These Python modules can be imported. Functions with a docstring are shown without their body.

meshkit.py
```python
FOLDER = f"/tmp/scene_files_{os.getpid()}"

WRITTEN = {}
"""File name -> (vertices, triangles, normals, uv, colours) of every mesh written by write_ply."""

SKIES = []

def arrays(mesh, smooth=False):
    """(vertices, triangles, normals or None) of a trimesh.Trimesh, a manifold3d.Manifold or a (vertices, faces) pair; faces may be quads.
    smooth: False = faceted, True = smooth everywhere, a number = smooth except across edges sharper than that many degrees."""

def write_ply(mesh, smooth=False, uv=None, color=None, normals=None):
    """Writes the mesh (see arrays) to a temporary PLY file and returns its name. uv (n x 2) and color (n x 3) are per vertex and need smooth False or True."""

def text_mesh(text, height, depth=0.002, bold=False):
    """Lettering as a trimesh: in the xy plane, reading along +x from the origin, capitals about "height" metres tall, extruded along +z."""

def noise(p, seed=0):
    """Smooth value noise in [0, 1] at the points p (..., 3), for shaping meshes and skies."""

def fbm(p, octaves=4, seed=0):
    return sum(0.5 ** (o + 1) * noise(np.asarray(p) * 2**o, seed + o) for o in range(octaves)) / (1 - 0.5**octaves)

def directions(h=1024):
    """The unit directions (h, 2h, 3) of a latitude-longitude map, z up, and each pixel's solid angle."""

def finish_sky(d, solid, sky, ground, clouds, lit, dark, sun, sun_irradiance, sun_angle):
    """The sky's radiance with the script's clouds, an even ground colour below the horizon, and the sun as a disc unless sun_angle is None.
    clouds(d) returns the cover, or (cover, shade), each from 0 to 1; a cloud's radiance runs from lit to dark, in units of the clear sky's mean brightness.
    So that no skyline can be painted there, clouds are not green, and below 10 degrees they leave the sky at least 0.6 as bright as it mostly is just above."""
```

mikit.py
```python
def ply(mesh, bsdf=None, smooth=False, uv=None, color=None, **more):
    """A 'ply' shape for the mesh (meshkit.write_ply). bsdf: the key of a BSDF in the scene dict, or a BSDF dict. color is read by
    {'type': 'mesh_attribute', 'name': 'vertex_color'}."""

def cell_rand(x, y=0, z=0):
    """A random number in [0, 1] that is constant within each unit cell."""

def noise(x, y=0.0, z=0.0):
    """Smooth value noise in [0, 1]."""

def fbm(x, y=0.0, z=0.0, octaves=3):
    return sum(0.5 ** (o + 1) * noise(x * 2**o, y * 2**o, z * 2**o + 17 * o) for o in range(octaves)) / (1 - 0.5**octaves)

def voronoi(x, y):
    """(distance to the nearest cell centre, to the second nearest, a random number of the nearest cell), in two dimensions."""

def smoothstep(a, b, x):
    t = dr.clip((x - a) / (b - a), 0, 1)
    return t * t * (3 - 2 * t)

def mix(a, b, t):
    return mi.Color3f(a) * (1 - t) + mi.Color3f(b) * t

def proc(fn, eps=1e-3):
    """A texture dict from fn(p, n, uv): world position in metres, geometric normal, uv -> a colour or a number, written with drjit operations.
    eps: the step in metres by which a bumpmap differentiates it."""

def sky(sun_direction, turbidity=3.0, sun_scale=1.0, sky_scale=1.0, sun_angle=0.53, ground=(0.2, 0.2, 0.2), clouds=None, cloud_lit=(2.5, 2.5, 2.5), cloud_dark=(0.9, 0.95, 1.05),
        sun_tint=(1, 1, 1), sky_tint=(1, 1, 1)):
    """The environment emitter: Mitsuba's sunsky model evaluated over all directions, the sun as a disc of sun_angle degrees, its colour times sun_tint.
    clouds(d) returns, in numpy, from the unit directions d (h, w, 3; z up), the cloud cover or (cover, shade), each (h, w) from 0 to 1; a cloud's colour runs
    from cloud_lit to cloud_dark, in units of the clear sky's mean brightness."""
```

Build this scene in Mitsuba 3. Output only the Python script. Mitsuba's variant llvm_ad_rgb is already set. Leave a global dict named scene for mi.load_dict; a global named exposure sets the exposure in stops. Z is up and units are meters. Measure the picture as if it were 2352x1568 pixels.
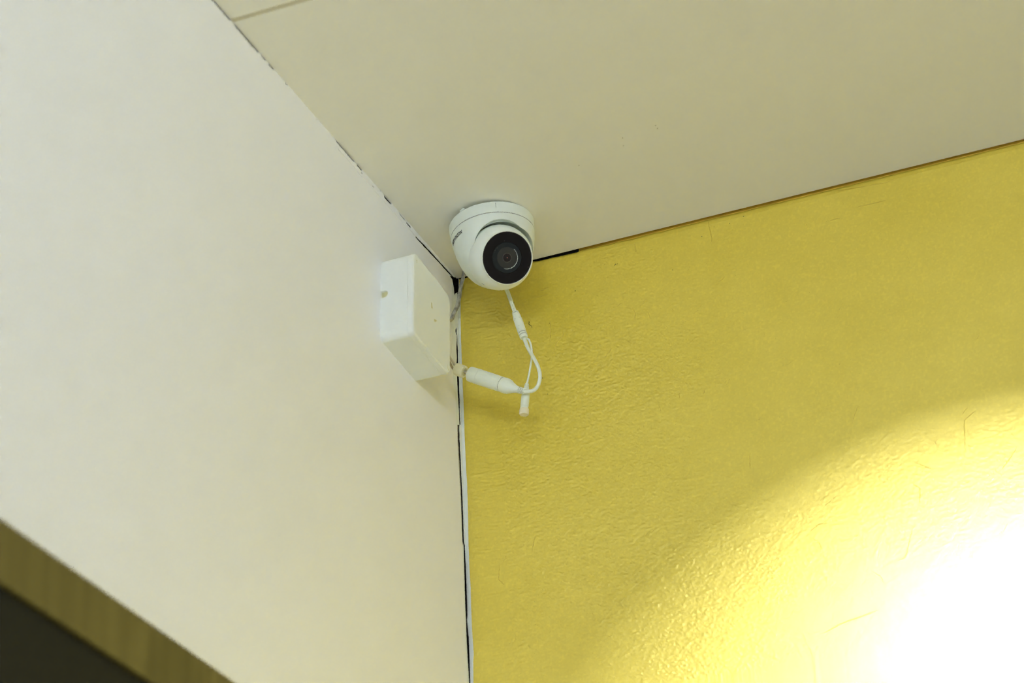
import math, random
import numpy as np
import trimesh, manifold3d as m3
import drjit as dr
import mitsuba as mi
import mikit, meshkit
from mikit import proc, noise, fbm, smoothstep, mix
from shapely.geometry import Polygon, LineString, Point, box as sbox
from shapely.ops import unary_union

random.seed(7); rng = np.random.default_rng(7)
T = mi.ScalarTransform4f
scene, labels = {}, {}
# ---------------------------------------------------------------- camera, lights, exposure
# metres; the corner of the room is x = 0, y = 0, the ceiling z = ZC; the gold wall runs along +x, the white wall along -y
ZC = 3.2
EYE = [1.1256, -2.7047, 1.4710]
FWD = [-0.3167, 0.8144, 0.4863]
UP = [0.2178, -0.4366, 0.8729]
scene['camera'] = {'type': 'thinlens', 'fov': 22.545, 'fov_axis': 'x', 'aperture_radius': 0.0095, 'focus_distance': 3.36,
                   'near_clip': 0.05, 'far_clip': 50.0,
                   'to_world': T().look_at(origin=EYE, target=[a + b for a, b in zip(EYE, FWD)], up=UP)}
exposure = 0.0
TUBE = [143.0, 159.0, 188.0]        # radiance of the hanging fluorescent tube
TUBE_AT, TUBE_Z = (1.0, -2.3), 2.86
SPOT = [2.2, 2.3, 2.7]              # intensity of each recessed downlight
DOWNLIGHTS = [(x, y) for y in (-1.9, -3.1, -4.2) for x in (1.5, 2.5, 3.5)]
BEAM = [20.0, 20.6, 23.5]           # intensity of the ceiling spotlight aimed at the gold wall
BEAM_AT, BEAM_AXIS = (0.50, -1.40), (0.112, 0.79, -0.603)

# ---------------------------------------------------------------- materials
def rgb(*c): return {'type': 'rgb', 'value': list(c)}
def principled(color, rough=0.5, **k):
    return {'type': 'twosided', 'bsdf': {'type': 'principled', 'base_color': color if isinstance(color, dict) else rgb(*color), 'roughness': rough, **k}}
def mottled(c, amount, scale):
    lo, hi = [float(x) * (1 - amount) for x in c], [float(x) * (1 + amount) for x in c]
    def fn(p, n, uv):
        return mix(lo, hi, fbm(p.x * scale, p.y * scale, p.z * scale))
    return proc(fn)
M = {}
M['white_panel'] = principled(mottled((0.84, 0.845, 0.84), 0.012, 9), 0.42, specular=0.4)
M['ceiling_board'] = principled(mottled((0.775, 0.76, 0.645), 0.012, 5), 0.6, specular=0.25)
M['joint_filler'] = principled((0.50, 0.46, 0.32), 0.8)
def gold_color(p, n, uv):
    t = fbm(p.x * 14, p.z * 14, 2.0)
    s = noise(p.x * 520, p.z * 520, 4.0)
    k = smoothstep(0.62, 0.92, noise(p.x * 380, p.z * 400, 11.0))
    return mix((0.69, 0.545, 0.050), (0.74, 0.590, 0.068), t) * (0.96 + 0.05 * s + 0.05 * k)
GOLD = {'type': 'principled', 'base_color': proc(gold_color), 'roughness': 0.40, 'metallic': 0.36, 'specular': 1.0, 'clearcoat': 1.0, 'clearcoat_gloss': 0.2}
M['gold_paint'] = {'type': 'twosided', 'bsdf': GOLD}
M['gold_ridge'] = {'type': 'twosided', 'bsdf': {'type': 'principled', 'base_color': rgb(0.72, 0.57, 0.09), 'roughness': 0.42, 'metallic': 0.55}}
M['gap_paint'] = principled((0.74, 0.48, 0.05), 0.5)
M['plaster'] = principled(mottled((0.76, 0.79, 0.72), 0.05, 120), 0.8, specular=0.2)
M['dirty_plaster'] = principled(mottled((0.30, 0.29, 0.24), 0.5, 260), 0.9, specular=0.1)
M['void'] = {'type': 'twosided', 'bsdf': {'type': 'diffuse', 'reflectance': rgb(0.012, 0.011, 0.010)}}
M['brown_void'] = {'type': 'twosided', 'bsdf': {'type': 'diffuse', 'reflectance': rgb(0.10, 0.085, 0.07)}}
def wood(p, n, uv):
    g = fbm(p.y * 75, p.z * 5, 1.0, octaves=4)
    k = smoothstep(0.55, 0.75, noise(p.y * 22, p.z * 6, 7.0))
    c = mix((0.078, 0.061, 0.018), (0.125, 0.103, 0.030), g)
    return c * (1 - 0.28 * k)
M['wood'] = principled(proc(wood), 0.5, specular=0.3)
M['dark_panel'] = principled((0.0085, 0.0095, 0.0080), 0.7, specular=0.15)
M['white_plastic'] = principled((0.73, 0.78, 0.69), 0.38, specular=0.5)
M['white_rim'] = principled((0.80, 0.84, 0.76), 0.28, specular=0.5)
M['box_plastic'] = principled((0.78, 0.81, 0.75), 0.4, specular=0.5)
M['box_mark'] = principled((0.55, 0.52, 0.28), 0.6)
M['cable_white'] = principled((0.75, 0.79, 0.65), 0.45)
M['cable_groove'] = principled((0.30, 0.30, 0.24), 0.7)
M['cream_plastic'] = principled((0.80, 0.76, 0.48), 0.4)
M['cream_cap'] = principled((0.78, 0.72, 0.50), 0.45)
M['wire_beige'] = principled((0.55, 0.50, 0.34), 0.5)
M['wire_brown'] = principled((0.30, 0.24, 0.13), 0.5)
M['chrome'] = {'type': 'twosided', 'bsdf': {'type': 'roughconductor', 'material': 'Cr', 'alpha': 0.15}}
M['black_face'] = principled((0.004, 0.0025, 0.0022), 0.4, specular=0.15)
M['lens_black'] = principled((0.009, 0.012, 0.013), 0.4, specular=0.2)
M['lens_grey'] = principled((0.030, 0.029, 0.024), 0.4, specular=0.2)
M['lens_ring'] = principled((0.055, 0.05, 0.043), 0.4, specular=0.3)
M['lens_core'] = principled((0.012, 0.008, 0.0075), 0.4, specular=0.2)
M['lens_dot'] = principled((0.30, 0.10, 0.07), 0.3)
M['seam'] = principled((0.30, 0.31, 0.27), 0.8)
M['ink'] = principled((0.02, 0.02, 0.022), 0.6)
M['speck'] = principled((0.03, 0.025, 0.015), 0.8)
M['faint_speck'] = principled((0.45, 0.42, 0.28), 0.8)
M['window_glass'] = {'type': 'thindielectric', 'int_ior': 1.08}
def sleeve(p, n, uv):
    t = fbm(p.x * 260, p.y * 260, p.z * 110)
    k = noise(p.x * 700, p.y * 700, p.z * 240)
    c = mix((0.23, 0.23, 0.205), (0.46, 0.46, 0.41), smoothstep(0.35, 0.65, t))
    return mix(c, (0.09, 0.09, 0.08), smoothstep(0.80, 0.95, k))
M['grey_sleeve'] = principled(proc(sleeve), 0.35, specular=0.6, metallic=0.2)
M['tile'] = principled((0.72, 0.74, 0.78), 0.35)
M['far_paint'] = principled((0.78, 0.80, 0.82), 0.6)
M['lamp_frame'] = principled((0.82, 0.82, 0.80), 0.4)
for k, v in M.items(): scene['m_' + k] = v

# ---------------------------------------------------------------- helpers
used = set()
def numbered(name):
    k, i = name, 0
    while k in used:
        i += 1; k = f'{name}_{i:03d}'
    used.add(k); return k
def put(name, mesh, mat, parent=None, smooth=False, label=None, category=None, group=None, kind=None, uv=None, **more):
    key = numbered((parent + '__' if parent else '') + name)
    scene[key] = mikit.ply(mesh, 'm_' + mat, smooth=smooth, uv=uv, **more)
    say(key, label, category, group, kind); return key
def say(key, label=None, category=None, group=None, kind=None):
    d = {k: v for k, v in dict(label=label, category=category, group=group, kind=kind).items() if v}
    if d: labels[key] = d
def thing(name, label, category, group=None):
    key = numbered(name); say(key, label, category, group); return key
def boxm(x0, x1, y0, y1, z0, z1):
    m = trimesh.creation.box((x1 - x0, y1 - y0, z1 - z0)); m.apply_translation(((x0 + x1) / 2, (y0 + y1) / 2, (z0 + z1) / 2)); return m
def cat(ms): return trimesh.util.concatenate(list(ms))
def polys(g): return [p for p in getattr(g, 'geoms', [g]) if p.geom_type == 'Polygon' and p.area > 1e-9]
def slab(g, depth, frame):
    """Polygon(s) extruded; frame(u, v, w) -> xyz arrays."""
    out = []
    for p in polys(g):
        m = trimesh.creation.extrude_polygon(p, depth, engine='earcut')
        v = m.vertices
        m = trimesh.Trimesh(np.stack(frame(v[:, 0], v[:, 1], v[:, 2]), 1), m.faces, process=False)
        m.fix_normals(); out.append(m)
    return cat(out)
def on_left(x):   # u = y, v = z, back face at x going into the wall
    return lambda u, v, w: (x - w, u, v)
def on_right(y):  # u = x, v = z
    return lambda u, v, w: (u, y + w, v)
def on_ceiling(z):
    return lambda u, v, w: (u, v, z + w)
def basis(axis):
    a = np.asarray(axis, float); a = a / np.linalg.norm(a)
    u = np.cross(a, [0, 0, 1.0]) if abs(a[2]) < 0.95 else np.cross(a, [1.0, 0, 0])
    u /= np.linalg.norm(u); return u, np.cross(a, u), a
def lathe(profile, origin, axis, seg=64):
    """profile: (radius, along) pairs revolved round the axis through origin."""
    u, w, a = basis(axis); P = np.asarray(profile, float); n = len(P)
    t = np.arange(seg) * 2 * np.pi / seg
    ring = np.cos(t)[:, None] * u + np.sin(t)[:, None] * w
    v = (np.asarray(origin)[None, None] + P[None, :, 1, None] * a + P[None, :, 0, None] * ring[:, None]).reshape(-1, 3)
    f = []
    for i in range(seg):
        j = (i + 1) % seg
        for k in range(n - 1):
            q = [i * n + k, j * n + k, j * n + k + 1, i * n + k + 1]
            f += [[q[0], q[1], q[2]], [q[0], q[2], q[3]]]
    m = trimesh.Trimesh(v, f, process=True); m.merge_vertices(digits_vertex=7); m.update_faces(m.nondegenerate_faces()); m.fix_normals(); return m
def spline(pts, n):
    from scipy.interpolate import CubicSpline, PchipInterpolator
    P = np.asarray(pts, float)
    s = np.r_[0, np.cumsum(np.linalg.norm(np.diff(P, axis=0), axis=1))]
    return CubicSpline(s, P)(np.linspace(0, s[-1], n)) if len(P) > 2 else P[0] + (P[-1] - P[0]) * np.linspace(0, 1, n)[:, None]
def tube(path, radius, sides=20, caps=True):
    """A closed tube along the points with a radius per point (parallel transport frame)."""
    p = np.asarray(path, float); n = len(p); r = np.broadcast_to(radius, n)
    t = np.gradient(p, axis=0); t /= np.linalg.norm(t, axis=1, keepdims=True)
    u, _, _ = basis(t[0]); U = []
    for k in range(n):
        u = u - t[k] * (u @ t[k]); u /= np.linalg.norm(u); U.append(u)
    U = np.array(U); V = np.cross(t, U); a = np.arange(sides) * 2 * np.pi / sides
    v = (p[:, None] + r[:, None, None] * (np.cos(a)[None, :, None] * U[:, None] + np.sin(a)[None, :, None] * V[:, None])).reshape(-1, 3)
    f = []
    for i in range(n - 1):
        for j in range(sides):
            q = [i * sides + j, i * sides + (j + 1) % sides, (i + 1) * sides + (j + 1) % sides, (i + 1) * sides + j]
            f += [[q[0], q[1], q[2]], [q[0], q[2], q[3]]]
    if caps:
        v = np.vstack([v, p[:1], p[-1:]])
        for j in range(sides):
            f += [[n * sides, (j + 1) % sides, j], [n * sides + 1, (n - 1) * sides + j, (n - 1) * sides + (j + 1) % sides]]
    m = trimesh.Trimesh(v, f, process=False); m.fix_normals(); return m
def rod(a, b, stations, sides=40):
    """A straight turned rod from a to b; stations are (fraction of the length, radius)."""
    a, b = np.asarray(a, float), np.asarray(b, float); L = np.linalg.norm(b - a)
    prof = [(0, stations[0][0] * L)] + [(r, s * L) for s, r in stations] + [(0, stations[-1][0] * L)]
    return lathe(prof, a, b - a, sides)
def mani(m): 
    return m3.Manifold(m3.Mesh(np.asarray(m.vertices, np.float32), np.asarray(m.faces, np.uint32)))
def rounded(sx, sy, sz, r, seg=20):
    s = m3.Manifold.sphere(r, seg * 2)
    pts = [s.translate([i * (sx / 2 - r), j * (sy / 2 - r), k * (sz / 2 - r)]) for i in (-1, 1) for j in (-1, 1) for k in (-1, 1)]
    return m3.Manifold.batch_hull(pts)

# ---------------------------------------------------------------- measured outlines (metres): (y, z) on the white wall, (x, z) on the gold wall
ceiling_cracks = [
    ([(-0.6967, 3.2018), (-0.6765, 3.2000), (-0.6541, 3.2018), (-0.6325, 3.2036)], 0.0026),
    ([(-0.6304, 3.2026), (-0.6042, 3.2023), (-0.5830, 3.2023), (-0.5658, 3.2024)], 0.0028),
    ([(-0.5615, 3.2016), (-0.5496, 3.2013)], 0.0026),
    ([(-0.5441, 3.2005), (-0.5299, 3.2004)], 0.0026),
    ([(-0.5011, 3.2003), (-0.4944, 3.2002)], 0.0020),
    ([(-0.4201, 3.1978), (-0.4177, 3.1980)], 0.0012),
    ([(-0.3680, 3.2024), (-0.3500, 3.2006), (-0.3317, 3.2013), (-0.3121, 3.2021)], 0.0026),
    ([(-0.3084, 3.1992), (-0.3022, 3.1990), (-0.2935, 3.2003)], 0.0032),
    ([(-0.2949, 3.1947), (-0.2924, 3.1949)], 0.0016),
    ([(-0.2648, 3.1933), (-0.2585, 3.1937)], 0.0013),
    ([(-0.2417, 3.2008), (-0.2385, 3.2007)], 0.0012),
    ([(-0.2302, 3.1984), (-0.2199, 3.1978), (-0.2069, 3.2000)], 0.0036),
    ([(-0.1860, 3.1982), (-0.1649, 3.1977)], 0.0018),
    ([(-0.1636, 3.1965), (-0.1476, 3.1969)], 0.0024),
    ([(-0.1573, 3.1896), (-0.1559, 3.1897)], 0.0010),
    ([(-0.1357, 3.1911), (-0.1127, 3.1920), (-0.0712, 3.1934), (-0.0290, 3.1942), (-0.0060, 3.1965)], 0.0033),
]
corner_hole = [(-0.0254, 3.1906), (-0.0153, 3.1952), (-0.0108, 3.1955), (-0.0058, 3.1993), (0.0022, 3.2008), (0.0013, 3.1964), (0.0025, 3.1910), (0.0018, 3.1813), (-0.0009, 3.1779), (-0.0062, 3.1741), (-0.0087, 3.1701), (-0.0105, 3.1695), (-0.0108, 3.1780), (-0.0127, 3.1830), (-0.0157, 3.1897), (-0.0229, 3.1905)]
small_crack = [(-0.0077, 3.1222), (-0.0058, 3.1193), (-0.0068, 3.1149), (-0.0049, 3.1119), (-0.0085, 3.1107), (-0.0111, 3.1147), (-0.0093, 3.1195)]
crack_upper = [(-0.0066, 3.1117), (-0.0069, 3.1037), (-0.0081, 3.0966), (-0.0092, 3.0922), (-0.0092, 3.0864), (-0.0089, 3.0769), (-0.0102, 3.0685), (-0.0102, 3.0582), (-0.0102, 3.0486), (-0.0103, 3.0377), (-0.0096, 3.0317), (-0.0098, 3.0252), (-0.0085, 3.0131), (-0.0085, 3.0037), (-0.0076, 2.9978), (-0.0077, 2.9883), (-0.0075, 2.9790), (-0.0032, 2.9810), (-0.0039, 2.9900), (-0.0042, 2.9994), (-0.0042, 3.0057), (-0.0034, 3.0155), (-0.0036, 3.0281), (-0.0039, 3.0344), (-0.0030, 3.0412), (-0.0036, 3.0518), (-0.0043, 3.0611), (-0.0043, 3.0714), (-0.0045, 3.0790), (-0.0037, 3.0891), (-0.0040, 3.0948), (-0.0045, 3.0985), (-0.0040, 3.1052), (-0.0052, 3.1124)]
gap_middle = [(-0.0147, 2.9756), (-0.0152, 2.9692), (-0.0152, 2.9598), (-0.0156, 2.9547), (-0.0152, 2.9505), (-0.0152, 2.9412), (-0.0146, 2.9291), (-0.0137, 2.9141), (-0.0130, 2.8991), (-0.0115, 2.8693), (-0.0107, 2.8395), (-0.0102, 2.8128), (-0.0098, 2.8094), (-0.0020, 2.8125), (-0.0045, 2.8151), (-0.0044, 2.8421), (-0.0043, 2.8724), (-0.0056, 2.9024), (-0.0062, 2.9174), (-0.0065, 2.9327), (-0.0073, 2.9448), (-0.0074, 2.9540), (-0.0085, 2.9579), (-0.0073, 2.9634), (-0.0080, 2.9725), (-0.0068, 2.9793)]
gap_lower = [(-0.0072, 2.8104), (-0.0070, 2.8075), (-0.0075, 2.7812), (-0.0080, 2.7516), (-0.0081, 2.7225), (-0.0075, 2.7140), (-0.0071, 2.7101), (-0.0076, 2.6938), (-0.0065, 2.6655), (-0.0048, 2.6434), (-0.0041, 2.6278), (-0.0037, 2.5988), (0.0004, 2.6002), (0.0007, 2.6295), (0.0002, 2.6452), (0.0004, 2.6680), (-0.0001, 2.6966), (-0.0027, 2.7118), (-0.0008, 2.7165), (-0.0005, 2.7253), (-0.0003, 2.7546), (-0.0008, 2.7839), (-0.0022, 2.8095), (-0.0013, 2.8128)]
gold_edge = [(0.0019, 3.1992), (0.0019, 3.1892), (0.0024, 3.1777), (0.0033, 3.1655), (0.0027, 3.1459), (0.0020, 3.1067), (0.0022, 3.0742), (0.0023, 3.0293), (0.0026, 3.0102), (0.0026, 2.9806), (0.0025, 2.9662), (0.0029, 2.9350), (0.0031, 2.9133), (0.0037, 2.9040), (0.0037, 2.8734), (0.0033, 2.8432), (0.0028, 2.8163), (0.0029, 2.7836), (0.0037, 2.7540), (0.0034, 2.7248), (0.0037, 2.6959), (0.0048, 2.6670), (0.0037, 2.6558), (0.0031, 2.6287), (0.0032, 2.5883)]
plaster_edge = [(-0.0183, 3.1847), (-0.0218, 3.1551), (-0.0252, 3.0946), (-0.0263, 3.0491), (-0.0177, 3.0025), (-0.0183, 2.9740), (-0.0166, 2.9654), (-0.0155, 2.8980), (-0.0138, 2.8382), (-0.0135, 2.8084), (-0.0120, 2.7794), (-0.0117, 2.7211), (-0.0120, 2.6635), (-0.0117, 2.6252), (-0.0115, 2.5850)]
right_gaps = [(0.1089, 0.1732, 0.0032), (0.2096, 0.2181, 0.0020), (0.2398, 0.2506, 0.0022), (0.2817, 0.2912, 0.0018), (0.2995, 0.3031, 0.0015)]
lead_path = [(0.0835, -0.0520, 3.1502), (0.0913, -0.0580, 3.1308), (0.1010, -0.0680, 3.1050), (0.1101, -0.0780, 3.0803)]
splitter_path = [(0.1101, -0.0780, 3.0810), (0.1215, -0.0800, 3.0393)]
loop_path = [(0.1218, -0.0800, 3.0380), (0.1270, -0.0800, 3.0213), (0.1328, -0.0800, 3.0079), (0.1379, -0.0800, 2.9944), (0.1399, -0.0800, 2.9845), (0.1387, -0.0800, 2.9729), (0.1320, -0.0800, 2.9632), (0.1228, -0.0800, 2.9629), (0.1187, -0.0800, 2.9642)]
branch_path = [(0.1255, -0.0800, 3.0370), (0.1321, -0.0860, 3.0238), (0.1331, -0.0860, 3.0114), (0.1271, -0.0740, 3.0066), (0.1216, -0.0700, 2.9912), (0.1185, -0.0700, 2.9799)]
small_socket_path = [(0.1185, -0.0700, 2.9799), (0.1175, -0.0700, 2.9745), (0.1164, -0.0700, 2.9664), (0.1132, -0.0700, 2.9453), (0.1126, -0.0700, 2.9375)]
jack_path = [(0.0461, -0.0800, 3.0064), (0.0907, -0.0800, 2.9801), (0.0947, -0.0800, 2.9776), (0.1107, -0.0800, 2.9680), (0.1193, -0.0800, 2.9640)]
barrel_path = [(0.0350, -0.0800, 3.0135), (0.0491, -0.0800, 3.0048)]
collar_path = [(0.0274, -0.0800, 3.0180), (0.0391, -0.0800, 3.0107)]
grey_path = [(0.0205, -0.0200, 3.1983), (0.0165, -0.0160, 3.1951), (0.0143, -0.0140, 3.1898), (0.0108, -0.0120, 3.1827), (0.0091, -0.0120, 3.1748), (0.0081, -0.0130, 3.1654), (0.0077, -0.0160, 3.1548), (0.0074, -0.0220, 3.1427), (0.0063, -0.0300, 3.1299), (0.0077, -0.0420, 3.1146)]
hair_path = [(0.0974, -0.0006, 3.1103), (0.0988, -0.0006, 3.1074), (0.0984, -0.0006, 3.1062), (0.1004, -0.0006, 3.1031), (0.1020, -0.0006, 3.0988)]
wire_end = [(0.0277, -0.0820, 3.0202), (0.0264, -0.0820, 3.0168), (0.0348, -0.1200, 3.0185), (0.0345, -0.1200, 3.0086)]
scratches = [
    [(0.0849, 3.1438), (0.1093, 3.1428), (0.1325, 3.1433)],
    [(0.1158, 3.1509), (0.1293, 3.1520)],
    [(0.2492, 3.1879), (0.2502, 3.1765), (0.2516, 3.1708)],
    [(0.3506, 3.1952), (0.3504, 3.1854), (0.3525, 3.1685), (0.3523, 3.1588)],
    [(0.1275, 3.1043), (0.1280, 3.0900), (0.1259, 3.0725)],
    [(0.1291, 3.0526), (0.1347, 3.0684), (0.1448, 3.0774), (0.1447, 3.0858)],
    [(0.1994, 3.0321), (0.2089, 3.0424)],
    [(0.2197, 3.1014), (0.2258, 3.1037)],
    [(0.5197, 3.1920), (0.5757, 3.1867), (0.5981, 3.1868)],
    [(0.5447, 3.1612), (0.5812, 3.1607)],
    [(0.5070, 3.1510), (0.5212, 3.1516)],
    [(0.5043, 2.8629), (0.5152, 2.8886), (0.5172, 2.8822)],
    [(0.4143, 2.8620), (0.4177, 2.8630), (0.4225, 2.8613)],
    [(0.3744, 2.8358), (0.3762, 2.8560)],
    [(0.6354, 2.7968), (0.6392, 2.8389), (0.6540, 2.8481)],
    [(0.6383, 2.8478), (0.6455, 2.8548)],
    [(0.5687, 2.7720), (0.5771, 2.7634), (0.5741, 2.7426)],
    [(0.4403, 2.7377), (0.4517, 2.7449), (0.4622, 2.7432)],
    [(0.5406, 2.6796), (0.5501, 2.6810), (0.5619, 2.7145)],
    [(0.4457, 2.6080), (0.4648, 2.6151), (0.5124, 2.6230)],
    [(0.2932, 2.9577), (0.2927, 2.9505)],
    [(0.3245, 2.9490), (0.3261, 2.9541)],
    [(0.5769, 2.7970), (0.5929, 2.7859)],
    [(0.4620, 2.7671), (0.4763, 2.7754)],
    [(0.5526, 2.9812), (0.5634, 2.9797)],
    [(0.6953, 2.7888), (0.6742, 2.7654)],
    [(0.0439, 2.7810), (0.0419, 2.7579), (0.0502, 2.7474)],
    [(0.0935, 2.8060), (0.0880, 2.7894)],
]
specks = [(0.2205, 3.1621), (0.2242, 3.1631), (0.2218, 3.1631), (0.2977, 3.1346), (0.1644, 3.1383), (0.4987, 2.9486), (0.1267, 3.1000), (0.1133, 3.0229), (0.1192, 2.9982), (0.0787, 3.1428), (0.3557, 3.2366), (0.3400, 3.1732), (0.3572, 3.1829), (0.3973, 3.1876), (0.3777, 3.1825)]
ceiling_specks = [(0.3147, -0.2184), (0.3097, -0.2017), (0.2448, -0.1846), (0.3601, -0.2195), (0.3604, -0.2266)]
TEXT_AZ, TEXT_H = -61.0, 0.0292
STUBS = [(-51.0, 0.0770, 0.008, 1.1, 0.0004, 'seam', 'slot')]
BOX_ROT = -4.0
LID_MARKS = [(-0.002, 0.012, 20, 0.006, 0.0020), (0.010, -0.004, -60, 0.007, 0.0020), (-0.047, 0.050, 10, 0.006, 0.0006), (0.048, -0.050, 15, 0.008, 0.0006)]

# ---------------------------------------------------------------- the room
X1, Y0 = 4.2, -5.0
put('floor', boxm(-0.3, X1 + 0.1, Y0 - 0.1, 0.1, -0.1, 0), 'tile', kind='structure', label='pale tiled floor of the room')
put('wall_back', boxm(-0.1, X1 + 0.1, Y0 - 0.1, Y0, 0, ZC + 0.1), 'far_paint', kind='structure', label='cream painted wall behind the viewer')
put('wall_far_right', boxm(X1, X1 + 0.1, Y0, 0.1, 0, ZC + 0.1), 'far_paint', kind='structure', label='cream painted side wall of the room')

# ceiling: boards with a recessed joint, holes for the recessed lamps
put('ceiling', boxm(-0.2, X1 + 0.1, Y0 - 0.1, 0.15, ZC + 0.10, ZC + 0.16), 'void', kind='structure', label='beige boarded ceiling')
holes = unary_union([Point(x, y).buffer(0.062, 24) for x, y in DOWNLIGHTS])
seams = [0.0003, -0.6331, -1.85, -3.07, -4.29, Y0 - 0.05]
for a, b in zip(seams[:-1], seams[1:]):
    hi = [(-0.05, a), (X1, a)] if a > 0 else [(-0.03, a - 0.0036), (X1, a - 0.0036)]
    lo = [(X1, b + 0.0036), (-0.03, b + 0.0036)]
    put('panel', slab(Polygon(hi + lo).difference(holes), 0.012, on_ceiling(ZC)), 'ceiling_board', 'ceiling')
for y in seams[1:-1]:
    put('joint_strip', boxm(-0.03, X1, y - 0.0050, y + 0.0050, ZC + 0.0003, ZC + 0.011), 'joint_filler', 'ceiling', label='slightly darker joint line between ceiling boards')
fl = []
for x, y in ceiling_specks:
    s = trimesh.creation.icosphere(2, 0.0007); s.apply_scale((1, 1.6, 0.25)); s.apply_translation((x, y, ZC)); fl.append(s)
for s in fl: put('speck', s, 'faint_speck', 'ceiling')

# white wall: a thin painted skin with the cracks cut through it, plaster at the corner, a dark hollow behind
ZB = 2.412
cracks = []
for line, w in ceiling_cracks:
    ls = LineString([(y, min(z, ZC - 0.0013)) for y, z in line]); n = max(4, int(ls.length / 0.006))
    bits = []
    for k in range(n):
        q = ls.interpolate((k + 0.5) / n, normalized=True)
        end = min(1, 0.45 + 2.2 * min(k + 0.5, n - k - 0.5) / n * 2)
        bits.append(Point(q.x, q.y).buffer(w / 2 * end * rng.uniform(0.75, 1.2), 5))
    for p, q in zip(bits[:-1], bits[1:]): cracks.append(unary_union([p, q]).convex_hull)
    if n < 5: cracks += bits
voids = unary_union(cracks + [Polygon(c).buffer(0) for c in (corner_hole, small_crack, crack_upper, gap_middle, gap_lower)])
pe = sorted(plaster_edge, key=lambda q: -q[1])
paint = Polygon([(Y0, ZC), (pe[0][0] + 0.003, ZC)] + pe + [(pe[-1][0], ZB), (Y0, ZB)]).buffer(0)
put('wall_left', slab(paint.difference(voids), 0.0006, on_left(0.0)), 'white_panel', kind='structure', label='smooth off-white wall panel on the left')
plaster = Polygon([(pe[0][0] + 0.002, ZC)] + [(y - 0.001, z) for y, z in pe] + [(pe[-1][0], ZB), (0.0, ZB), (0.0, ZC)]).buffer(0).difference(voids)
put('plaster_edge', slab(plaster, 0.0006, on_left(-0.0004)), 'plaster', 'wall_left', label='bare grey-white plaster edge beside the crack')
gm = Polygon(gap_middle).buffer(0)
inner = gm.intersection(Polygon([(y - 0.0022 - 0.0008 * math.sin(z * 900), z) for y, z in gap_middle]).buffer(0))
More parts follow.
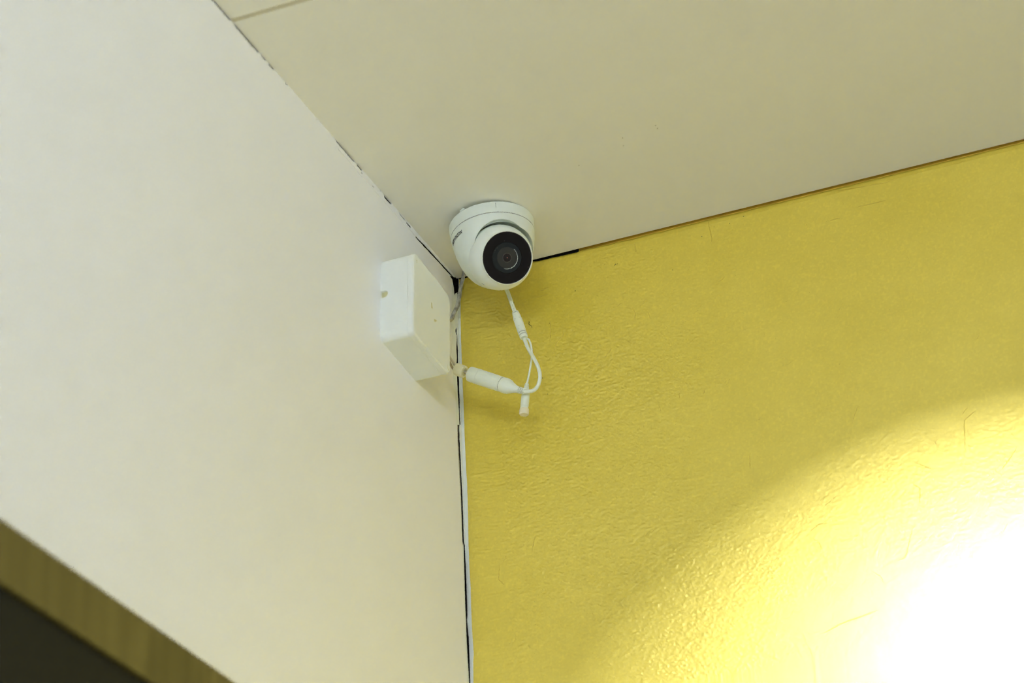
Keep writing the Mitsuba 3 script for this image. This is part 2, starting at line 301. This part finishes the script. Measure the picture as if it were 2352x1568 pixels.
put('crack_filling', slab(inner, 0.0005, on_left(-0.0016)), 'dirty_plaster', 'wall_left', label='dirty grey filling in the corner gap')
put('hollow', cat([boxm(-0.05, -0.045, Y0, 0.06, ZB, ZC + 0.012), boxm(-0.05, 0.3, 0.05, 0.055, ZB, ZC + 0.012)]), 'void', 'wall_left')
put('hollow', boxm(-0.045, -0.0008, Y0, 0.05, ZC - 0.0007, ZC - 0.0001), 'void', 'wall_left')
put('crack_bottom', boxm(-0.012, -0.010, -0.05, 0.012, ZB, 2.812), 'brown_void', 'wall_left')
for y, z, a in ((-0.0565, ZC - 0.004, 0.5), (-0.0245, ZC - 0.004, 0.9)):      # crumbs of plaster bridging the crack
    c = trimesh.creation.icosphere(2, 0.0012); c.vertices *= 1 + 0.5 * (meshkit.noise(c.vertices * 1500, 4)[:, None] - 0.5); c.apply_scale((0.5, 0.55, 2.0))
    c.apply_transform(trimesh.transformations.rotation_matrix(a, (1, 0, 0))); c.apply_translation((0.0003, y, z)); put('plaster_crumb', c, 'plaster', 'wall_left', smooth=True)
# caulk bead along the ceiling
ys = np.linspace(-0.36, -0.13, 40)
bead = Polygon([(y, ZC) for y in ys] + [(y, ZC - 0.0085 - 0.003 * float(meshkit.noise([y * 40, 0, 0]))) for y in ys[::-1]]).difference(voids.buffer(0.0003))
put('caulk_bead', slab(bead, 0.0003, on_left(0.0003)), 'white_panel', 'wall_left')
# below: wood-look header board over a dark recessed panel
put('dark_panel', boxm(-0.04, -0.0015, Y0, 0.0, 0.0, 2.365), 'dark_panel', 'wall_left', label='near-black recessed panel below the wooden board')
hb = rounded(0.020, abs(Y0) - 0.02, 0.0562, 0.0012, 6).translate([-0.0055, (Y0 - 0.02) / 2, 2.3867])
put('header_board', hb, 'wood', smooth=30, label='brown wood-grain board along the lower edge of the white wall', category='board')

# gold wall: painted skin whose upper edge rolls back under the ceiling, leaving a thin dark gap
ge = sorted(gold_edge, key=lambda q: q[1]); gz, gx = np.array([q[1] for q in ge]), np.array([q[0] for q in ge])
us = np.r_[0, np.geomspace(0.0004, 0.012, 24), np.arange(0.05, 0.80, 0.00095) / X1, np.linspace(0.20, 1, 12)]; us = np.unique(us)
ztop = lambda x: ZC - 0.0003 - 0.0005 * meshkit.noise(np.stack([x * 28, x * 0, x * 0], -1)) - sum(w * 0.34 * np.clip(np.minimum(x - a, b - x) / 0.006 + 0.2, 0, 1) for a, b, w in right_gaps)
prof = [(0.0, 0.0062), (0.0008, 0.0048), (0.002, 0.0034), (0.0035, 0.0021), (0.0055, 0.0010), (0.008, 0.0003), (0.011, 0.0)]   # (below the top, set back)
rows = []
for dz, set_back in prof:
    x = np.interp(ZC - dz, gz, gx) * (1 - us) + X1 * us
    rows.append(np.stack([x, np.full_like(x, set_back) * np.interp(x, [0.10, 0.22], [0.45, 1.0]) + 0.0006 * (set_back > 0) * meshkit.noise(np.stack([x * 90, x * 0 + dz * 200, x * 0], -1)), ztop(x) - dz], 1))
for z in list(np.arange(ZC - 0.0120, 2.58, -0.00095)) + [2.3, 1.5, 0.0]:
    x = np.interp(z, gz, gx) * (1 - us) + X1 * us
    x[0] += 0.0005 * (meshkit.noise(np.array([z * 300, 1, 2])) - 0.5)
    rows.append(np.stack([x, np.zeros_like(x), np.full_like(x, z)], 1))
# brushed relief of the paint: fine grit, uneven from place to place
P = np.array(rows).reshape(-1, 3); Q = P * [1, 0, 1]
nz = meshkit.noise
grit = 0.00042 * nz(Q * 310, 3) ** 2 + 0.00034 * nz(Q * 440, 8) ** 2
amount = (0.35 + 0.9 * nz(Q * 8, 5)) * (0.6 + 0.6 * nz(Q * 95, 6)) * np.interp(P[:, 0], [0.16, 0.42], [1.5, 0.40])
relief = grit * amount + 0.00010 * meshkit.fbm(Q * [60, 1, 80], 3, 12)
near = (P[:, 0] < 0.85) & (P[:, 2] > 2.57)
P[:, 1] -= (relief - 0.0004) * near * np.clip((P[:, 0] - 0.004) / 0.004, 0, 1)
rows = P.reshape(len(rows), len(us), 3)
G = np.array(rows); nr, nc = G.shape[:2]
i, j = np.meshgrid(np.arange(nr - 1), np.arange(nc - 1), indexing='ij')
F = np.stack([i * nc + j, (i + 1) * nc + j, (i + 1) * nc + j + 1, i * nc + j + 1], -1).reshape(-1, 4)
V = G.reshape(-1, 3)
put('wall_right', (V, F), 'gold_paint', kind='structure', label='rough metallic gold painted wall', smooth=True)
strip = Polygon([(x + 0.0006, z) for x, z in ge] + [(-0.0003, ge[-1][1]), (-0.0003, ge[0][1])]).buffer(0)
put('plaster_strip', slab(strip.difference(Polygon([(-0.02, 3.172), (0.0015, 3.176), (0.0022, ZC), (-0.02, ZC)])), 0.0008, on_right(-0.0004)), 'plaster', 'wall_right', label='bare white plaster strip beside the corner crack')
put('backing', boxm(-0.04, X1, 0.030, 0.048, 0, ZC + 0.012), 'void', 'wall_right')
put('opening', boxm(-0.04, 0.170, 0.0066, 0.0072, ZC - 0.006, ZC + 0.011), 'void', 'wall_right')
put('painted_gap', boxm(0.12, X1, 0.0072, 0.0090, ZC - 0.012, ZC + 0.0112), 'gap_paint', 'wall_right')
put('painted_gap', boxm(-0.04, X1, 0.0003, 0.0400, ZC + 0.0113, ZC + 0.0140), 'void', 'wall_right')
put('opening', boxm(-0.04, X1, 0.0095, 0.011, ZC - 0.03, ZC + 0.0112), 'void', 'wall_right')
# scratches: low ridges of paint
extra = []
for _ in range(70):
    x, z = rng.uniform(0.03, 0.72), rng.uniform(2.6, 3.17)
    a, L = rng.choice([rng.normal(1.5, 0.25), rng.normal(0.4, 0.3)]), rng.uniform(0.004, 0.022)
    extra.append([(x, z), (x + math.cos(a) * L * .5 + rng.normal(0, .001), z + math.sin(a) * L * .5), (x + math.cos(a + .3) * L, z + math.sin(a + .3) * L)])
def ridge(s, r, flat=0.5):
    q = np.array([(x, 0.0, z) for x, z in s]); k = np.linspace(0, len(q) - 1, 14); pts = np.stack([np.interp(k, np.arange(len(q)), q[:, c]) for c in range(3)], 1); rr = r * np.sin(np.linspace(0.08, math.pi - 0.08, 14)) ** 0.5
    m = tube(pts, rr, 7); m.apply_scale((1, flat, 1)); return m
for s in scratches: put('scratch', ridge(s, 0.00065, 0.4), 'gold_ridge', 'wall_right', smooth=True)
put('fine_scratches', cat(ridge(s, rng.uniform(0.0002, 0.0004), 0.4) for s in extra), 'gold_ridge', 'wall_right', smooth=True, kind='stuff')
hp = spline(hair_path, 16)
put('dark_mark', tube(hp, 0.00028 * np.sin(np.linspace(0.2, 3.0, 16)) ** 0.5, 6), 'speck', 'wall_right', smooth=True, label='short black hairline mark on the gold wall')
for x, z in specks:
    s = trimesh.creation.icosphere(2, float(rng.uniform(0.00035, 0.0006))); s.apply_scale((1.2, 0.35, 1)); s.apply_translation((x, 0, z))
    put('speck', s, 'speck', 'wall_right', smooth=True)

# ---------------------------------------------------------------- ceiling lamps (outside the picture)
x, y = TUBE_AT
t = thing('tube_lamp', 'hanging fluorescent tube lamp with white housing', 'lamp')
put('housing', rounded(1.25, 0.05, 0.03, 0.006, 6).translate([x, y, TUBE_Z + 0.045]), 'lamp_frame', t, smooth=30)
for dx in (-0.45, 0.45):
    put('rod', rod((x + dx, y, TUBE_Z + 0.055), (x + dx, y, ZC - 0.0001), [(0, .004), (.96, .004), (.965, .03), (1, .03)], 24), 'lamp_frame', t, smooth=30)
for dx in (-0.605, 0.605):
    put('holder', rounded(0.02, 0.03, 0.06, 0.005, 6).translate([x + dx, y, TUBE_Z + 0.012]), 'lamp_frame', t, smooth=30)
put('tube', rod((x - 0.595, y, TUBE_Z), (x + 0.595, y, TUBE_Z), [(0, .014), (1, .014)], 24), 'lamp_frame', t, smooth=30, emitter={'type': 'area', 'radiance': rgb(*TUBE)})
bx_, by_ = BEAM_AT; bax = np.array(BEAM_AXIS) / np.linalg.norm(BEAM_AXIS)
t = thing('ceiling_spotlight', 'white spotlight under the ceiling aimed at the gold wall', 'ceiling lamp')
bo = np.array([bx_, by_, ZC - 0.075])
put('mount', rod((bx_, by_, ZC - 0.0001), (bx_, by_, ZC - 0.05), [(0, .03), (.25, .03), (.3, .008), (1, .008)], 32), 'lamp_frame', t, smooth=30)
put('head', lathe([(0.030, 0.055), (0.030, -0.03), (0.022, -0.045), (0.0, -0.047), (0.0, -0.043), (0.020, -0.041), (0.0275, -0.028), (0.0275, 0.055), (0.030, 0.055)], bo, bax, 48), 'lamp_frame', t, smooth=30)
scene[t + '_light'] = {'type': 'spot', 'intensity': rgb(*BEAM), 'cutoff_angle': 28.0, 'beam_width': 6.0, 'to_world': T().look_at(origin=list(bo + bax * 0.058), target=list(bo + bax), up=[0, 0, 1])}
for k, (x, y) in enumerate(DOWNLIGHTS):
    t = thing('recessed_downlight', ('first', 'second', 'third')[k % 3] + ' recessed downlight from the white wall, ' + ('nearest', 'middle', 'farthest')[k // 3] + ' row from the gold wall', 'ceiling lamp', 'recessed downlights')
    put('can', lathe([(0.061, 0.0), (0.061, 0.048), (0.0, 0.048)], (x, y, ZC), (0, 0, 1), 48), 'lamp_frame', t, smooth=30)
    put('trim_ring', lathe([(0.058, 0.001), (0.058, -0.003), (0.066, -0.004), (0.072, -0.002), (0.072, -0.0001), (0.064, -0.0001), (0.058, 0.001)], (x, y, ZC), (0, 0, 1), 48), 'lamp_frame', t, smooth=30)
    scene[t + '_light'] = {'type': 'spot', 'intensity': rgb(*SPOT), 'cutoff_angle': 47.0, 'beam_width': 25.0, 'to_world': T().look_at(origin=[x, y, ZC + 0.02], target=[x, y, 0], up=[0, 1, 0])}


# ---------------------------------------------------------------- security camera
cam = thing('security_camera', 'white dome security camera with a black lens face fixed to the ceiling corner', 'security camera')
C = np.array([0.0955, -0.1100, ZC - 0.0044])
tilt = math.radians(4.5); dn = np.array([math.sin(tilt), 0, -math.cos(tilt)])       # the camera hangs askew
eye = np.array([0.6107, -0.6117, -0.5081]); eye /= np.linalg.norm(eye)
RT = 0.0545
base_prof = [(0, 0.0), (0.0535, 0.0), (RT, 0.0008), (RT, 0.004), (0.0538, 0.0155), (0.0530, 0.0162), (0, 0.0162)]
cap_prof = [(0, 0.0160), (0.0529, 0.0160), (0.0536, 0.0168), (0.0524, 0.026), (0.0503, 0.037), (0.0474, 0.048), (0.0436, 0.058), (0.0388, 0.0668), (0.0326, 0.0748), (0.0250, 0.0812), (0.0165, 0.0856), (0.0082, 0.0876), (0, 0.0882)]
def smooth_profile(P, n):
    from scipy.interpolate import PchipInterpolator
    P = np.array(P); s = np.r_[0, np.cumsum(np.linalg.norm(np.diff(P, axis=0), axis=1))]
    return PchipInterpolator(s, P)(np.linspace(0, s[-1], n))
cap_prof = [tuple(q) for q in cap_prof[:2]] + [tuple(q) for q in smooth_profile(cap_prof[2:], 40)]
put('base', lathe(base_prof, C, dn, 128), 'white_plastic', cam, smooth=35)
BALL = C + 0.0490 * dn + 0.0165 * eye
RB = 0.0415
upv = np.array([0.2178, -0.4366, 0.8729]); upv -= eye * (upv @ eye); upv /= np.linalg.norm(upv)
rightv = np.cross(eye, upv); rightv = rightv if rightv[0] > 0 else -rightv
out = eye - 0.25 * rightv; out /= np.linalg.norm(out)          # the opening looks a little less to the side than the lens
def cone(o, r0, r1): return mani(lathe([(0, 0.0), (r0, 0.0), (r1, 0.046), (r1, 0.09), (0, 0.09)], o, out, 96))
cap = mani(lathe(cap_prof, C, dn, 160))
sphere = m3.Manifold.sphere(RB + 0.0010, 128).translate(list(BALL + 0.0035 * rightv + 0.0025 * upv))
q = BALL + 0.0008 * rightv
cut = m3.Manifold.batch_hull([cone(q + 0.0135 * upv, 0.0325, 0.0400), cone(q - 0.006 * upv, 0.0325, 0.0390)]) + sphere
cap = cap - cut
e1 = np.cross(dn, [0, -1.0, 0]); e1 /= np.linalg.norm(e1); e2 = np.cross(dn, e1)
def on_cap(az, h, off=0.0):
    """A point of the cap: azimuth in degrees from the -y side towards +x, h below the ceiling."""
    P = np.array([q for q in cap_prof if q[0] > 0.001][1:]); r = np.interp(h, P[:, 1], P[:, 0]) + off
    x = np.array([1.0, 0, 0]); x -= dn * (x @ dn); x /= np.linalg.norm(x); y = np.cross(dn, x); y = y if y[1] < 0 else -y
    a = np.radians(az)
    return C + dn * np.asarray(h)[..., None] + np.asarray(r)[..., None] * (np.cos(a)[..., None] * y + np.sin(a)[..., None] * x)
put('cap', cap, 'white_plastic', cam, smooth=32)
put('seam', lathe([(0.0525, 0.0156), (0.05365, 0.0157), (0.05365, 0.0165), (0.0525, 0.0166), (0.0525, 0.0156)], C, dn, 128), 'seam', cam, smooth=30)
# lettering round the side of the cap
tm = meshkit.text_mesh('HIKVISION', 0.0040, 0.0003, bold=True); tm = tm.subdivide_to_size(0.0012)
v = tm.vertices; v = v - [v[:, 0].min(), 0, 0]; wid = v[:, 0].max()
v[:, 0] += 0.2 * v[:, 1]
az = TEXT_AZ + np.degrees(v[:, 0] / 0.052)
put('lettering', trimesh.Trimesh(on_cap(az, TEXT_H - v[:, 1], v[:, 2]), tm.faces, process=False), 'ink', cam, label='black brand lettering on the side')
# eyeball with rim, dark face and lens
t = np.linspace(math.pi, math.asin(0.0338 / RB), 40)
ball = [(RB * math.sin(a), RB * math.cos(a)) for a in t]; hf = ball[-1][1]; ball[0] = (0, -RB)
ball += [(0.0337, hf + 0.0025), (0.0333, hf + 0.0030), (0.0328, hf + 0.0026), (0.0327, hf + 0.0006), (0, hf + 0.0006)]
eb = put('eyeball', lathe(ball, BALL, eye, 128), 'white_rim', cam, smooth=35)
put('face', lathe([(0, hf + 0.0007), (0.0326, hf + 0.0007), (0.0326, hf + 0.0012), (0.0198, hf + 0.0012), (0.0198, hf + 0.0007)], BALL, eye, 96), 'black_face', cam, smooth=30, label='glossy black lens face')
put('lens_surround', lathe([(0, hf + 0.0008), (0.0197, hf + 0.0008), (0.0190, hf + 0.0015), (0.0142, hf + 0.0013), (0, hf + 0.0012)], BALL, eye, 80), 'lens_black', cam, smooth=30)
ln = put('lens', lathe([(0, hf + 0.0012), (0.0134, hf + 0.0012), (0.0134, hf + 0.0016), (0.0060, hf + 0.0014), (0, hf + 0.0014)], BALL, eye, 80), 'lens_grey', cam, smooth=30)
u_, w_ = np.cross(upv, eye), upv
ra = np.linspace(0, 2 * math.pi, 65)
put('lens_ring', tube(BALL + eye * (hf + 0.0012) + 0.0056 * (np.cos(ra)[:, None] * u_ + np.sin(ra)[:, None] * w_), 0.0005, 10, caps=False), 'lens_ring', ln, smooth=True)
put('lens_core', lathe([(0, hf + 0.0014), (0.0052, hf + 0.0014), (0.0052, hf + 0.0016), (0, hf + 0.0017)], BALL, eye, 48), 'lens_core', ln, smooth=30)
put('lens_glint', lathe([(0, hf + 0.0015), (0.0008, hf + 0.0015), (0.0006, hf + 0.0019), (0, hf + 0.0019)], BALL, eye, 20), 'lens_dot', ln, smooth=30)
# bright arc of the retaining ring
u_, w_ = np.cross(upv, eye), upv
side = u_ if u_[0] > 0 else -u_
arc = np.radians(np.linspace(62, -112, 48))
put('lens_trim', tube(BALL + eye * (hf + 0.0012) + 0.0140 * (np.cos(arc)[:, None] * side + np.sin(arc)[:, None] * w_), 0.0003 * np.clip(np.sin(np.linspace(0.1, 3.04, 48)) * 1.6, 0, 1), 8), 'white_rim', ln, smooth=True, label='bright crescent of the lens ring')
for a, r, s in ((101, 0.0212, 0.0005), (138, 0.0180, 0.0005), (152, 0.0185, 0.0006), (160, 0.0186, 0.0004), (-22, 0.0308, 0.0008), (-40, 0.0306, 0.0006)):
    q = BALL + eye * (hf + 0.0014) + r * (math.cos(math.radians(a)) * side + math.sin(math.radians(a)) * w_)
    sp = trimesh.creation.icosphere(2, s); sp.apply_translation(q); put('led', sp, 'lens_ring', cam, smooth=True)
put('front_glass', trimesh.Trimesh(*[lathe([(0.0, hf + 0.0026), (0.0327, hf + 0.0026)], BALL, eye, 80).__getattribute__(k) for k in ('vertices', 'faces')]), 'window_glass', cam, label='clear cover over the lens face')
RC, UC, TV = np.array([0.9232, 0.3824, -0.0391]), np.array([0.2178, -0.4366, 0.8729]), np.array([0.3138, -0.7901, -0.5265])
for off, r, name, mat in (((-21.3, -33.4, 11.0), (2.2, 0.8, 1.1), 'screw_recess', 'seam'), ((-20.4, -34.3, 10.6), (2.4, 0.5, 0.7), 'recess_lip', 'white_rim')):
    c = np.array(off); c = c / np.linalg.norm(c) * RB * 1000 * 1.001
    n = RC * c[0] + UC * c[1] + TV * c[2]; n /= np.linalg.norm(n); u = RC * 0.82 - UC * 0.57; u -= n * (u @ n); u /= np.linalg.norm(u); w = np.cross(n, u)
    sp = trimesh.creation.icosphere(3, 0.001); sp.vertices = BALL + n * RB + sp.vertices[:, :1] * u * r[0] + sp.vertices[:, 1:2] * w * r[1] + sp.vertices[:, 2:] * n * 0.35
    put(name, sp, mat, cam, smooth=True)
# screw slots, locating tab and scuff marks on the shell
def stub(az, h, L, ang, r, mat, name, off=0.0):
    k = np.linspace(-L / 2, L / 2, 9); A = az + np.degrees(k * math.cos(ang) / 0.05); Hh = h + k * math.sin(ang)
    put(name, tube(on_cap(A, Hh, off), r * np.sin(np.linspace(0.25, math.pi - 0.25, 9)) ** 0.5, 8), mat, cam, smooth=True)
for args in STUBS: stub(*args)
q = np.array([C + dn * h + (0.0543 - 0.04 * (h - 0.004)) * np.array([math.sin(math.radians(28)), -math.cos(math.radians(28)), 0.08]) for h in (0.005, 0.009, 0.0125)])
put('scuff', tube(spline(q, 10), 0.00035, 6), 'seam', cam, smooth=True)
put('mount_tab', rounded(0.008, 0.004, 0.003, 0.0012, 6).rotate([0, -4, -25]).translate(list(C + np.array([-0.0205, -0.0455, 0.0024]))), 'white_plastic', cam, smooth=35)

# ---------------------------------------------------------------- cable of the camera
cab = thing('camera_cable', 'white camera cable hanging in a loop before the gold wall', 'cable')
lp = np.array(lead_path); lp = np.vstack([[(0.0800, -0.0455, 3.1995), (0.0805, -0.0470, 3.178)], lp])
put('lead', tube(spline(lp, 30), 0.0026, 20), 'cable_white', cab, smooth=30)
a, b = np.array(splitter_path)
sp = put('splitter', rod(a, b, [(0, .0034), (.02, .0042), (.06, .0044), (.065, .0040), (.085, .0040), (.09, .0046), (.13, .0047), (.135, .0042), (.155, .0042), (.16, .0049), (.30, .0055), (.60, .0056), (.80, .0054), (.805, .0049), (.825, .0049), (.83, .0053), (.88, .0053), (.885, .0048), (.905, .0048), (.91, .0052), (.98, .0051), (1, .0044)], 40), 'cable_white', cab, smooth=35)
for f in (.075, .145, .815, .895):
    c = a + (b - a) * f; put('ring_groove', rod(c - (b - a) * .009, c + (b - a) * .009, [(0, .0041), (1, .0041)] if f < .8 else [(0, .0050), (1, .0050)], 32), 'cable_groove', sp, smooth=30)
for f, s in ((.32, .6), (.36, .75), (.31, -.5), (.62, .2), (.6, -.7), (.70, .5)):
    u, w, d = basis(b - a); tv = np.array([0.33, -0.8, -0.5]); n = tv - d * (tv @ d); n /= np.linalg.norm(n); m = np.cross(d, n)
    s_ = trimesh.creation.icosphere(1, 0.0004); s_.apply_translation(a + (b - a) * f + 0.0054 * (math.cos(s) * n + math.sin(s) * m)); put('speck', s_, 'ink', sp)
put('loop', tube(spline(loop_path, 60), 0.00235, 20), 'cable_white', cab, smooth=30)
put('branch', tube(spline(branch_path, 50), 0.0013, 14), 'cable_white', cab, smooth=30)
# tiny print on the lead
u, w, d = basis(lp[-1] - lp[-2]); tv = np.array([0.33, -0.8, -0.5]); n = tv - d * (tv @ d); n /= np.linalg.norm(n)
for k in range(5):
    c = lp[-2] + (lp[-1] - lp[-2]) * (0.28 + 0.13 * k); s_ = trimesh.creation.box((0.0006, 0.0006, 0.0009)); s_.apply_translation(c + n * 0.0025); put('print_mark', s_, 'seam', cab)
j = np.array(jack_path); A, B = j[0], j[1]; E = j[3]
sk = put('power_socket', rod(A, E, [(0, .0086), (.012, .0096), (.19, .0099), (.197, .0096), (.204, .0099), (.55, .0098), (.64, .0097), (.648, .0089), (.664, .0089), (.672, .0097), (.74, .0100), (.80, .0094), (.87, .0068), (.95, .0046), (1, .0041)], 48), 'cable_white', cab, smooth=28, label='white barrel shaped power socket')
put('ring_groove', rod(A + (E - A) * .652, A + (E - A) * .660, [(0, .00905), (1, .00905)], 40), 'cable_groove', sk, smooth=30)
put('bore', rod(A - (E - A) * .004, A + (E - A) * .006, [(0, .0042), (1, .0042)], 32), 'cable_groove', sk, smooth=30)
E2 = np.array(loop_path[-1]); E2 = E + (E2 - E) * 1.05
rel = put('strain_relief', rod(E, E2, [(0, .0042), (.14, .0043), (.15, .0034), (.24, .0034), (.25, .0043), (.40, .0042), (.41, .0033), (.50, .0033), (.51, .0041), (.68, .0040), (.69, .0032), (.78, .0032), (.79, .0039), (1, .0036)], 32), 'cable_white', cab, smooth=30)
for f in (.195, .455, .735): put('ring_groove', rod(E + (E2 - E) * (f - .04), E + (E2 - E) * (f + .04), [(0, .0036), (1, .0036)], 28), 'cable_groove', rel, smooth=30)
s0, s1, s2, s3, s4 = np.array(small_socket_path)
sm = put('small_socket', cat([rod(s0, s1, [(0, .0022), (.2, .0027), (.45, .0028), (.5, .0023), (.6, .0023), (.65, .0030), (1, .0030)], 24), rod(s1, s3, [(0, .0032), (.25, .0050), (.32, .0052), (.33, .0047), (.36, .0047), (.37, .0052), (.88, .0052), (.89, .0049), (.95, .0049), (.96, .0053), (1, .0053)], 32)]), 'cable_white', cab, smooth=30)
put('end_cap', rod(s3, s4, [(0, .0056), (.08, .0060), (.82, .0061), (1, .0053)], 32), 'cream_cap', sm, smooth=30, label='cream end cap')

# ---------------------------------------------------------------- plug from the wall box
pl = thing('power_plug', 'cream power plug on two thin wires from behind the wall box', 'plug')
A, B = np.array(collar_path)
put('collar', rod(A, B, [(0, .0068), (.06, .0078), (.5, .0080), (.94, .0080), (1, .0076)], 40), 'cream_plastic', pl, smooth=30)
put('collar_bore', rod(B - (B - A) * .04, B + (B - A) * .02, [(0, .0052), (1, .0050)], 32), 'box_mark', pl, smooth=30)
a, b = np.array(barrel_path)
put('barrel', rod(a, b, [(0, .0024), (.9, .0024), (1, .0022)], 28), 'chrome', pl, smooth=30, label='shiny metal barrel')
back = A + (A - B) * 0.3
for st, en, r, mat in ((wire_end[0], (0.0250, -0.1200, 3.0330), .0015, 'wire_beige'), (wire_end[1], (0.0245, -0.1200, 3.0225), .0016, 'wire_brown')):
    st, en = np.array(st), np.array(en)
    q = np.vstack([A + (B - A) * .05, st, (st * 2 + en) / 3 + [0, 0, 0.0015], (st + en * 2) / 3 + [0, 0, 0.0012], en, en + [-0.001, -0.010, 0.0005]])
    put('wire', tube(spline(q, 40), r, 14), mat, pl, smooth=30)

# ---------------------------------------------------------------- grey sleeved cable in the corner
gp = spline(list(grey_path) + [(0.010, -0.085, 3.099), (0.016, -0.138, 3.080)], 160)
k = np.arange(160)
gr = 0.0025 + 0.00016 * np.sin(k * 1.9) + 0.00022 * meshkit.noise(np.stack([k * 0.35, k * 0, k * 0], -1))
put('grey_cable', tube(gp, gr, 20), 'grey_sleeve', smooth=30, label='dirty grey sleeved cable running from the ceiling corner behind the wall box', category='cable')

# ---------------------------------------------------------------- wall box
jb = thing('junction_box', 'square cream plastic junction box fixed to the white wall', 'junction box')
BY, BZ, ROT = -0.1890, 3.0380, BOX_ROT
def box_frame(m): return m.rotate([ROT, 0, 0]).translate([0, BY, BZ])
def plate(sy, sz, x0, x1, r, front=0.0005, back=0.0003):
    rim = [m3.Manifold.cylinder(x1 - x0, r - max(front, back), r - max(front, back), 48), m3.Manifold.cylinder(x1 - x0 - back - front, r, r, 48).translate([0, 0, back])]
    rim += [m3.Manifold.cylinder(x1 - x0 - back - front * (1 - k), r - front * (1 - (1 - k * k) ** 0.5), r - front * (1 - (1 - k * k) ** 0.5), 48).translate([0, 0, back]) for k in (0.38, 0.7, 0.92)]
    rim = m3.Manifold.batch_hull(rim)
    h = m3.Manifold.batch_hull([rim.translate([i * (sy / 2 - r), j * (sz / 2 - r), 0]) for i in (-1, 1) for j in (-1, 1)])
    return h.transform(np.array([[0, 0, 1, x0], [1, 0, 0, 0], [0, 1, 0, 0]], float))
SY, SZ = 0.1110, 0.1180
body = plate(SY, SZ, -0.0004, 0.0360, 0.0105)
notch = m3.Manifold.batch_hull([m3.Manifold.cylinder(0.01, 0.0052, 0.0052, 32).transform(np.array([[1, 0, 0, x], [0, 0, 1, -SY / 2 - 0.0065], [0, 1, 0, 0.0055]], float)) for x in (-0.004, 0.0045)])
put('body', box_frame(body - notch), 'box_plastic', jb, smooth=30)
put('cable_notch', box_frame(m3.Manifold.cube([0.0095, 0.001, 0.010]).translate([0.0004, -SY / 2 + 0.0032, 0.0005])), 'box_mark', jb, label='small yellowish notch in the side')
lid = plate(SY + 0.0006, SZ + 0.0006, 0.0361, 0.0440, 0.0108, 0.0026)
put('lid', box_frame(lid), 'box_plastic', jb, smooth=30)
put('lid_seam', box_frame(plate(SY - 0.0008, SZ - 0.0008, 0.0354, 0.0367, 0.0100)), 'box_plastic', jb, smooth=30)
for (y, z, ang, L, w) in LID_MARKS:
    q = m3.Manifold.batch_hull([m3.Manifold.sphere(w, 12).translate([0, 0, -L / 2]), m3.Manifold.sphere(w * 0.35, 12).translate([0, 0, L / 2])]).rotate([ang, 0, 0]).scale([0.3, 1, 1]).translate([0.0440, y, z])
    put('dent', box_frame(q), 'box_mark', jb, smooth=30)
